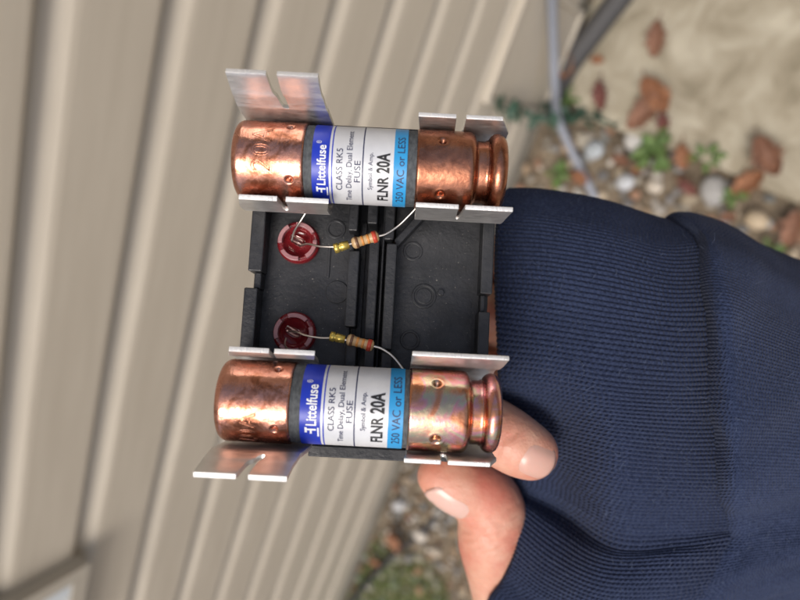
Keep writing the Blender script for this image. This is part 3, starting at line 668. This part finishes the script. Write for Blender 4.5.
def fuse(xc, yc, pxs, copl, copr, label, lower):
    root = empty('cartridge_fuse', Mdev @ Matrix.Translation((xc * MM, yc * MM, 0)), label=label, cat='fuse', group='cartridge fuses in the holder')
    py = 406 if lower else 167
    x = [X(p, py, 5.0) - xc for p in pxs[:1]] + [X(p, py, 6.8) - xc for p in pxs[1:8]] + [X(p, py, 5.0) - xc for p in pxs[8:]]
    E0, FL, B0_, W0, LN, C0, C1, FR, SH, GR, E1 = x                   # left end, ferrule end, blue start, white start, line, cyan start, cyan end, right ferrule start, shoulder, rim start, right end
    # left ferrule: drawn cup with rolled rim and crimps
    pr = [(E0, .05)] + [(E0, RF - 1.6)] + rnd(E0 + 1.5, RF - 1.5, 1.5, 180, 90) + [(FL - .6, RF), (FL - .25, RF + .02), (FL, RF - .18), (FL, RF - .5)]
    an = (.74, -.72) if not lower else (.95, -.62)
    dl = [(FL - 2.6, an[0], 1.0, .55), (FL - 2.4, an[1], 1.0, .55), (FL - 2.5, 2.4, .5, .7), (FL - 2.5, -2.3, .5, .7)]
    fl = lathe_x('ferrule', dense(pr), copl, root, dents=dl)
    lathe_x('tube', [(FL - .3, RF - .32), (FR + .3, RF - .32)], 'fibre', root, close0=False, close1=False)
    # right ferrule with the rejection groove
    pr = [(FR, RF - .5), (FR, RF - .15), (FR + .3, RF + .02)] + [(SH - 1.6, RF)] + rnd(SH - 1.3, RF - 1.3, 1.3, 90, 5) + [(SH + .1, 5.8), (SH + .35, 5.6), (GR - .5, 5.6), (GR - .25, 5.8)] + rnd((GR + E1) / 2, RF - 1.7, (E1 - GR) / 2, 180, 0, 12)[:] + [(E1 - .05, 3.5), (E1 - .1, .05)]
    pr2 = []
    for q in pr:
        if pr2 and abs(q[0] - pr2[-1][0]) < 1e-6 and abs(q[1] - pr2[-1][1]) < 1e-6: continue
        pr2.append(q)
    dr = [(FR + 4.4, .50, .9, .7), (FR + 4.4, -.92, 1.3, .65), (FR + 4.4, 2.5, .5, .7)] if not lower else [(FR + 4.6, .74, .9, .65), (FR + 4.8, -.68, 1.5, .75), (FR + 4.4, 2.5, .5, .7)]
    lathe_x('ferrule', dense(pr2), copr, root, dents=dr)
    # printed label
    ra = RF - .22; lb = band('label', B0_, C1, ra, -2.2, 1.9, 'label', root)
    bl = band('blue_band', B0_, W0 - .35, ra + .02, -2.2, 1.9, 'blue', lb)
    cy = band('cyan_band', C0, C1, ra + .02, -2.2, 1.9, 'cyan', lb)
    band('rule_line', W0 + .05, W0 + .27, ra + .02, -2.2, 1.9, 'blue', lb); band('rule_line', LN - .1, LN + .12, ra + .02, -2.2, 1.9, 'ink_navy', lb)
    rt = ra + .085; D = math.radians
    o = D(20) if lower else 0
    bx = W0 - .35 - B0_
    text('Littelfuse', B0_ + bx * .80, bx * .52, D(-47) + o, ra * D(59), 'ink_white', lb, rt, bold=.018)
    text('®', B0_ + bx * .52, bx * .30, D(13.5) + o, .6, 'ink_white', lb, rt)
    # little mark in front of the name: a white flag with a bent stroke
    a0 = D(-62) + o
    band('logo', B0_ + bx * .25, B0_ + bx * .36, rt, a0 + D(3), a0 + D(12), 'ink_white', lb, 6); band('logo', B0_ + bx * .36, B0_ + bx * .80, rt, a0 + D(7), a0 + D(10), 'ink_white', lb, 6)
    band('logo', B0_ + bx * .50, B0_ + bx * .60, rt, a0 + D(1), a0 + D(7), 'ink_white', lb, 6); band('logo', B0_ + bx * .86, B0_ + bx * .94, rt, a0 - D(4), a0 + D(12), 'ink_white', lb, 8)
    wd = LN - W0
    text('CLASS RK5', W0 + wd * .36, wd * .205, D(-54) + o, ra * D(62), 'ink_navy', lb, rt)
    text('Time Delay, Dual Element', W0 + wd * .655, wd * .185, D(-76) + o, ra * D(118), 'ink_navy', lb, rt)
    text('FUSE', W0 + wd * .93, wd * .205, D(-40) + o, ra * D(31), 'ink_navy', lb, rt)
    w2 = C0 - LN
    text('Symbol & Amp.', LN + w2 * .32, w2 * .15, D(-51) + o, ra * D(55), 'ink_navy', lb, rt)
    text('FLNR', LN + w2 * .84, w2 * .36, D(-72) + o, ra * D(43), 'ink', lb, rt, bold=.022)
    text('20A', LN + w2 * .86, w2 * .42, D(-25) + o, ra * D(29), 'ink', lb, rt, bold=.03)
    w3 = C1 - C0
    text('250 VAC or LESS', C0 + w3 * .80, w3 * .58, D(-74) + o, ra * D(107), 'ink_navy', lb, rt)
    # rating stamped into the copper
    if not lower: text('20A', E0 + 7.0, 3.4, D(-30), RF * D(66), copl, fl, RF - .02, name='stamped_rating', outline=.028, spacing=1.15)
    else: text('20A', E0 + 7.2, 3.4, D(-74), RF * D(62), copl, fl, RF - .02, name='stamped_rating', outline=.028, spacing=1.15)
    return root
#            E0   FL   B0   W0   LN   C0   C1   FR   SH   GR   E1
fuse(XU, YU, (231, 302, 311, 330.5, 362.5, 393.5, 407, 416.5, 476.5, 490, 508), 'copper', 'copper_dark', 'copper-capped fuse with the duller brown right cap, upper of the two', False)
fuse(XL, YL, (215, 289, 300, 323, 355, 389, 404, 409, 471, 485, 502.5), 'copper', 'copper_iris', 'copper-capped fuse with rainbow tinted right cap, lower one beside the thumb', True)

# ================================================================== PERSON: hand and sleeve
root_p = P(760, 440, .20)
person = empty('person', Matrix.Translation(root_p), label='left out of frame person: hand in navy sleeve gripping the fuse holder', cat='person')
person['label'] = 'hand in a navy knit sleeve gripping the fuse holder from behind'
def chain(bm, pts, n=7):
    """pts: (px, py, depth mm, radius mm)"""
    c = catmull([(*(P(a, b, d * MM) - root_p), r * MM) for a, b, d, r in pts], n)
    for q in c:
        bmesh.ops.create_icosphere(bm, subdivisions=3, radius=q[3], matrix=Matrix.Translation(q[:3]))
bm = bmesh.new()
chain(bm, [(440, 476, 166, 6.0), (456, 482, 167, 8.0), (477, 491, 169, 9.0), (491, 511, 170, 9.2), (490, 540, 172, 8.7), (493, 568, 176, 7.7), (500, 600, 181, 7.6), (520, 645, 190, 10), (570, 620, 198, 15), (640, 540, 204, 19)])       # thumb
chain(bm, [(530, 452, 143.5, 6.3), (517, 445, 143.5, 7.0), (496, 432, 146, 7.4), (464, 417, 156, 8.0), (448, 412, 175, 8.4), (474, 412, 196, 9.0), (560, 420, 206, 11)])       # index
chain(bm, [(528, 385, 160, 6.4), (510, 384, 160, 7.3), (470, 380, 164, 8.0), (446, 376, 178, 8.4), (474, 374, 199, 9.2), (560, 380, 208, 12)])                            # middle
chain(bm, [(528, 315, 162, 6.2), (508, 314, 162, 7.1), (470, 314, 166, 7.8), (448, 314, 180, 8.2), (474, 316, 201, 9.0), (560, 330, 209, 12)])                            # ring
chain(bm, [(524, 258, 166, 5.4), (506, 258, 166, 6.2), (476, 260, 170, 6.8), (458, 262, 182, 7.2), (480, 266, 202, 8.0), (570, 290, 209, 11)])                            # little
chain(bm, [(560, 300, 209, 11), (640, 330, 212, 16), (720, 400, 214, 18), (800, 440, 222, 20), (900, 480, 235, 24)], 10)
chain(bm, [(560, 380, 208, 12), (640, 400, 210, 17), (720, 430, 214, 18)], 10); chain(bm, [(560, 420, 206, 11), (640, 470, 206, 17), (730, 460, 214, 18)], 10)
hand = link('hand', bmmesh(bm), M['skin'], person, True)
rm = hand.modifiers.new('remesh', 'REMESH'); rm.mode = 'VOXEL'; rm.voxel_size = .00055; rm.use_smooth_shade = True
sm = hand.modifiers.new('smooth', 'SMOOTH'); sm.factor = .6; sm.iterations = 14
dg = bpy.context.evaluated_depsgraph_get(); hm = bpy.data.meshes.new_from_object(hand.evaluated_get(dg)); hand.modifiers.clear(); hand.data = hm
N_ = len(hm.vertices); co = np.empty(N_ * 3); hm.vertices.foreach_get('co', co); co = co.reshape(-1, 3); no = np.empty(N_ * 3); hm.vertices.foreach_get('normal', no); no = no.reshape(-1, 3)
def crease(px, py, dep, axis, offs, amp, wid, ext):
    global co
    p = np.array(P(px, py, dep * MM) - root_p); ax = np.array((R @ Vector(axis)).normalized()); ty = np.array((R @ Vector((0, 0, 1))).normalized()); sd_ = np.cross(ax, ty)
    d = co - p; r = np.linalg.norm(d, axis=1) * 1000; a = d @ ax * 1000; b = d @ sd_ * 1000
    for k_, o_ in enumerate(offs):
        w = a - o_ - .45 * np.sin(b * .55 + k_ * 1.7) - .05 * b * math.sin(k_ * 2.1)
        co -= no * (amp * MM * np.exp(-(w / wid) ** 2) * np.clip(1 - (r / ext) ** 2, 0, 1) * (.65 + .35 * np.sin(b * 1.3 + k_)))[:, None]
crease(488, 528, 165, (-.22, .97, 0), (-5.2, -3.6, -2.2, -.6, .9, 2.6, 4.4), .42, .45, 11)
crease(494, 575, 170, (.1, .97, 0), (-2.5, -.4, 2.0), .28, .45, 10)
crease(506, 437, 138, (.86, -.45, 0), (-2.2, -.9, .6, 1.8), .32, .42, 8)
hm.vertices.foreach_set('co', co.ravel()); hm.update()
blush = np.zeros(N_)
for (px, py, dep, rad_, am) in ((497, 488, 163, 7, 1), (432, 478, 162, 6, .7), (478, 525, 164, 6, .6), (545, 460, 140, 5, .8), (505, 430, 140, 6, .5), (500, 470, 150, 8, .8)):
    blush = np.maximum(blush, am * np.exp(-(np.linalg.norm(co - np.array(P(px, py, dep * MM) - root_p), axis=1) * 1000 / rad_) ** 2))
tint_ = hm.color_attributes.new('blush', 'FLOAT_COLOR', 'POINT'); tint_.data.foreach_set('color', np.stack([blush] * 3 + [np.ones(N_)], 1).astype(np.float32).ravel())
hm.polygons.foreach_set('use_smooth', [True] * len(hm.polygons))
# nails: curved plates let into the finger ends
from mathutils.bvhtree import BVHTree
hand_bvh = BVHTree.FromPolygons([tuple(p) for p in co], [tuple(p.vertices) for p in hm.polygons])
def nail(cpx, cpy, dep, rad, tipdir, nrm, L, Wd, curve, label):
    c = P(cpx, cpy, dep * MM) - root_p; t = (R @ Vector(tipdir)).normalized(); nn = R @ Vector(nrm); nn = (nn - t * nn.dot(t)).normalized(); s = t.cross(nn); c = c + nn * rad * MM
    v, f = [], []; nu, nv = 14, 13
    for i in range(nu):
        u = -1 + 2 * i / (nu - 1)
        for j in range(nv):
            w = -1 + 2 * j / (nv - 1); half = (1 - max(0, -u) ** 4 * .45) * (1 - max(0, u) ** 5 * .35) * Wd / 2
            x = w * half; z = -curve * (x / (Wd / 2)) ** 2 - .35 * u * u
            uu = u * (1 - .16 * w * w)
            q = c + (t * (uu * L / 2) + s * x) * MM; hit = hand_bvh.ray_cast(q + nn * .008, -nn, .03)[0]
            rim_ = max(abs(w), abs(u) if u < 0 else .6 * u); lift = .32 - .50 * max(0, rim_ - .55) / .45 + (.15 if u > .6 else 0)
            v.append((hit if hit else q) + nn * lift * MM)
    for i in range(nu - 1):
        for j in range(nv - 1): a = i * nv + j; f.append((a, a + 1, a + nv + 1, a + nv))
    o = link('fingernail', mesh('nail', v, f), M['nail'], person, True, label=label); q = o.modifiers.new('s', 'SOLIDIFY'); q.thickness = .0004; q.offset = -1; return o
nail(531, 451, 143.5, 6.60, (.86, -.45, -.13), (.0, -.20, 1), 9.0, 8.4, 1.9, 'nail of the index finger')
nail(457, 484, 167.2, 7.50, (-.80, .52, -.05), (-.36, -.60, .72), 13.0, 9.5, 2.2, 'pale thumb nail seen edge-on').data.materials[0] = M['nail_pale']

# sleeve: control net in (photo x, photo y, depth mm), each station a loop: front from top outline to bottom outline, then round the back
def loop(front, back, SHIFT=8, crease=.12):
    cr = front[8][2]; av = (front[7][2] + front[9][2]) / 2                     # soften the fold between palm and thumb side
    front = [(a, b, d if i != 8 else av + (cr - av) * crease) for i, (a, b, d) in enumerate(front)]
    sh = lambda d: SHIFT * min(1, max(0, (182 - d) / 17))
    return [tuple(P(a, b, (d - sh(d)) * MM) - root_p) for a, b, d in front] + [tuple(P(a, b, d * MM) - root_p) for a, b, d in back]
ST = [
 loop([(509, 189, 168), (500, 212, 154), (498, 260, 147), (498, 310, 145), (500, 365, 146), (503, 415, 157), (508, 452, 166), (512, 480, 173), (514, 490, 175), (515, 502, 171), (518, 545, 166), (505, 580, 167), (488, 612, 172)],
      [(500, 640, 190), (520, 600, 208), (540, 500, 222), (530, 380, 226), (520, 270, 215), (515, 210, 190)], 2, .6),
 loop([(545, 190, 168), (543, 214, 153), (543, 262, 145), (543, 315, 142), (544, 370, 142), (546, 420, 154), (550, 462, 162), (556, 496, 168), (562, 514, 173), (560, 535, 165), (550, 570, 162), (540, 605, 164), (530, 640, 172)],
      [(540, 660, 192), (555, 620, 212), (570, 500, 228), (565, 380, 232), (555, 270, 220), (548, 212, 192)], 5, .5),
 loop([(605, 200, 170), (605, 226, 153), (606, 272, 144), (608, 325, 140), (609, 380, 139), (610, 432, 141), (611, 480, 146), (612, 525, 155), (614, 546, 165), (606, 560, 156), (598, 592, 155), (588, 625, 160), (578, 660, 172)],
      [(590, 680, 196), (610, 630, 218), (625, 520, 232), (620, 400, 236), (615, 290, 224), (608, 224, 196)]),
 loop([(652, 214, 172), (660, 240, 155), (668, 284, 146), (672, 334, 142), (674, 385, 141), (676, 438, 142), (678, 485, 145), (680, 528, 152), (682, 545, 160), (672, 560, 151), (656, 594, 152), (644, 628, 158), (632, 660, 172)],
      [(645, 685, 198), (665, 640, 222), (685, 530, 236), (680, 410, 240), (670, 300, 228), (660, 238, 200)]),
 loop([(668, 219, 173), (694, 238, 158), (704, 284, 150), (708, 334, 146), (711, 385, 145), (715, 438, 146), (720, 486, 148), (727, 526, 154), (730, 538, 160), (720, 558, 154), (706, 588, 154), (694, 616, 160), (680, 650, 172)],
      [(690, 680, 198), (710, 640, 224), (725, 540, 240), (720, 420, 244), (710, 310, 232), (696, 248, 202)])]
ST2 = [
 loop([(664, 220, 175), (689, 241, 160.5), (699, 285, 152.5), (703, 334, 148.5), (706, 385, 147.5), (710, 438, 148.5), (715, 486, 150.5), (722, 526, 156.5), (725, 540, 161.5), (715, 560, 156.5), (701, 590, 156.5), (689, 618, 162.5), (675, 650, 174.5)],
      [(686, 676, 198), (706, 638, 222), (720, 540, 238), (716, 420, 242), (706, 311, 230), (692, 250, 200)]),
 loop([(678, 212, 173), (704, 231, 154), (717, 282, 143.5), (722, 334, 139.5), (725, 385, 138.5), (729, 438, 139.5), (734, 486, 142), (742, 526, 152), (747, 541, 156), (740, 556, 155), (727, 582, 156), (716, 606, 161), (700, 640, 172)],
      [(706, 676, 198), (726, 640, 226), (741, 540, 244), (736, 420, 250), (724, 306, 236), (708, 242, 204)]),
 loop([(712, 219, 176), (735, 244, 156), (745, 292, 145), (750, 340, 140), (754, 390, 138.5), (758, 440, 139), (762, 486, 142), (768, 522, 151), (772, 538, 154), (766, 552, 153), (757, 573, 155), (750, 593, 162), (738, 618, 174)],
      [(742, 650, 200), (760, 630, 230), (770, 540, 250), (766, 430, 256), (756, 320, 242), (738, 254, 208)]),
 loop([(798, 258, 182), (806, 284, 164), (812, 322, 153), (816, 362, 147), (820, 402, 144), (824, 446, 144), (828, 488, 147), (832, 520, 152), (836, 537, 157), (832, 550, 153), (826, 566, 157), (820, 582, 164), (814, 600, 178)],
      [(818, 624, 206), (836, 610, 238), (848, 540, 262), (840, 440, 268), (828, 350, 254), (808, 286, 216)]),
 loop([(940, 320, 196), (945, 342, 178), (950, 372, 166), (954, 404, 159), (958, 438, 155), (962, 474, 155), (966, 508, 158), (970, 536, 162), (972, 552, 166), (970, 564, 166), (966, 580, 170), (962, 598, 178), (956, 616, 190)],
      [(960, 640, 220), (974, 626, 252), (984, 560, 276), (978, 470, 282), (968, 390, 268), (950, 342, 230)]),
 loop([(1140, 430, 214), (1144, 448, 198), (1148, 472, 188), (1152, 498, 181), (1156, 526, 178), (1160, 556, 178), (1164, 584, 181), (1168, 606, 185), (1170, 618, 188), (1168, 630, 190), (1164, 646, 194), (1160, 660, 202), (1156, 676, 212)],
      [(1160, 696, 240), (1170, 684, 270), (1178, 630, 292), (1172, 560, 298), (1164, 490, 286), (1148, 448, 250)])]
def net(stations, per_mm, nu, rib=0.0, rib_period=1.0):
    A = [np.array(s) for s in stations]; NV = len(A[0])
    ln = np.mean([np.linalg.norm(np.roll(a, -1, 0) - a, axis=1) for a in A], axis=0) * 1000
    cnt = [max(4, int(round(l * per_mm))) if i < 13 else max(4, int(round(l * .8))) for i, l in enumerate(ln)]
    loops = np.array([catmull(a, cnt, closed=True) for a in A])             # stations x V x 3
    grid = np.array([catmull(loops[:, j], nu) for j in range(loops.shape[1])])  # V x U x 3
    V_, U_ = grid.shape[:2]
    dv_ = np.roll(grid, -1, 0) - np.roll(grid, 1, 0); du = np.gradient(grid, axis=1)
    nrm = np.cross(du, dv_); nrm /= np.linalg.norm(nrm, axis=2)[..., None] + 1e-12
    cen = grid.mean(axis=0, keepdims=True)
    if (nrm * (grid - cen)).sum() < 0: nrm = -nrm
    seg = np.linalg.norm(np.roll(grid, -1, 0) - grid, axis=2).mean(1); arc = np.concatenate([[0], np.cumsum(seg)[:-1]])
    useg = np.concatenate([[0], np.cumsum(np.linalg.norm(np.diff(grid.mean(0), axis=0), axis=1))])
    if rib:
        ph = 2 * math.pi * (arc * 1000) / rib_period
        wob = np.sin(np.linspace(0, 9, U_)[None, :] + arc[:, None] * 300) * .5
        hgt = (np.abs(np.sin((ph[:, None] + wob) / 2)) ** .8 - .6) * rib * .001
        nfr = sum(cnt[:13]); hgt[nfr:] *= .0
        grid = grid + nrm * hgt[..., None]
    return grid, nrm, arc, useg
def cloth(name, grid, arc, useg, mt, label=None, thick=.0016):
    V_, U_ = grid.shape[:2]; idx = np.arange(V_ * U_).reshape(V_, U_); nx = np.roll(idx, -1, 0)
    q = np.stack([idx[:, :-1], idx[:, 1:], nx[:, 1:], nx[:, :-1]], -1).reshape(-1, 4)
    me = mesh(name, grid.reshape(-1, 3), q.tolist()); uv = me.uv_layers.new(name='knit')
    li = np.array([l.vertex_index for l in me.loops]); co = np.stack([useg[li % U_], arc[li // U_]], -1)
    uv.data.foreach_set('uv', co.astype(np.float32).ravel())
    o = link(name, me, M[mt], person, True, label=label)
    return o
RIBP = 1.12
g1, n1, a1, u1 = net(ST, 7.5, 14, .46, RIBP)
# gentle wrinkles
def wrinkle(g, nrm, amp, f1, f2, ph):
    p = g * 1000; w = np.sin(p[..., 0] * f1 + p[..., 1] * f2 + ph) * np.sin(p[..., 2] * f1 * .8 - p[..., 0] * f2 + ph * 2)
    return g + nrm * (w * amp * .001)[..., None]
g1 = wrinkle(g1, n1, .35, .13, .09, .7)
cuff = cloth('cuff', g1, a1, u1, 'cuff', 'navy ribbed knit cuff pulled over the hand')
# the cuff's rolled edge turns inwards
V_ = g1.shape[0]; rim0 = g1[:, 0]; inn = -(g1[:, 3] - g1[:, 0]); inn /= np.linalg.norm(inn, axis=1)[:, None]
rows = [rim0 + (inn * .0010 - n1[:, 0] * .0006), rim0 + (inn * .0010 - n1[:, 0] * .0018), rim0 - n1[:, 0] * .0028 + -inn * .0015, rim0 - n1[:, 0] * .003 - inn * .016]
gr = np.stack([rim0] + rows, 1); cloth('cuff_edge', gr, a1, np.array([0, .001, .002, .006, .018]), 'cuff')
g2, n2, a2, u2 = net(ST2, 8.0, 16, .22, .78)
g2 = wrinkle(g2, n2, .7, .10, .16, 1.9); g2 = wrinkle(g2, n2, .3, .31, .22, .2)
sleeve = cloth('sleeve', g2, a2, u2, 'jersey', 'navy jersey sleeve')
# a speck of lint
sp = P(713, 272, .1415) - root_p
link('lint_speck', tube_mesh([sp + Vector(q) * MM for q in ((-.45, 0, 0), (-.1, .2, .1), (.4, .1, .2))], [.00012, .0003, .0001], 6), mat('lint', (.8, .8, .8), .9), person, True)

# loose fibres standing off the knit, and dust on the plastic
def strands(name, grid, nrm, count, parent, mt):
    V_, U_ = grid.shape[:2]; v, f = [], []
    for _ in range(count):
        i, j = rng.integers(V_), rng.integers(U_); p = grid[i, j]; n_ = nrm[i, j]; d = rng.normal(size=3); d -= n_ * d.dot(n_) * .7; d /= np.linalg.norm(d)
        sd_ = np.cross(d, n_); sd_ /= np.linalg.norm(sd_) + 1e-9; L = rng.uniform(.6, 2.2) * .001; w = sd_ * .000028; b = len(v)
        p1 = p + d * L * .5 + n_ * rng.uniform(.0001, .0006); p2 = p + d * L + sd_ * L * rng.uniform(-.4, .4) + n_ * rng.uniform(0, .0007)
        v += [p - w, p + w, p1 + w, p1 - w, p2 + w * .6, p2 - w * .6]; f += [(b, b + 1, b + 2, b + 3), (b + 3, b + 2, b + 4, b + 5)]
    return link(name, mesh(name, v, f), M[mt], parent, kind='stuff')
M['fuzz'] = mat('pale_navy_fibre', (0.075, 0.095, 0.15), 0.9)
strands('knit_fuzz', g1, n1, 1100, person, 'fuzz'); strands('knit_fuzz', g2, n2, 900, person, 'fuzz')
dvv, dff = [], []
for _ in range(260):
    x_, y_ = rng.uniform(L0 + 3, R0 - 3), rng.uniform(YL + 8, YU - 8)
    if ch0 - .5 < x_ < ch1 + .5: continue
    r_ = rng.uniform(.03, .10) * (1.8 if rng.random() < .08 else 1); b = len(dvv); z_ = ZF + .02
    dvv += [(x_ - r_, y_, z_), (x_, y_ - r_ * .7, z_), (x_ + r_, y_ + .3 * r_, z_), (x_, y_ + r_, z_), (x_, y_, z_ + r_ * .6)]
    dff += [(b, b + 1, b + 4), (b + 1, b + 2, b + 4), (b + 2, b + 3, b + 4), (b + 3, b, b + 4)]
M['dust'] = mat('dust', (0.30, 0.28, 0.25), 0.95)
link('dust', mesh('dust', mmv(dvv), dff), M['dust'], hold, kind='stuff')
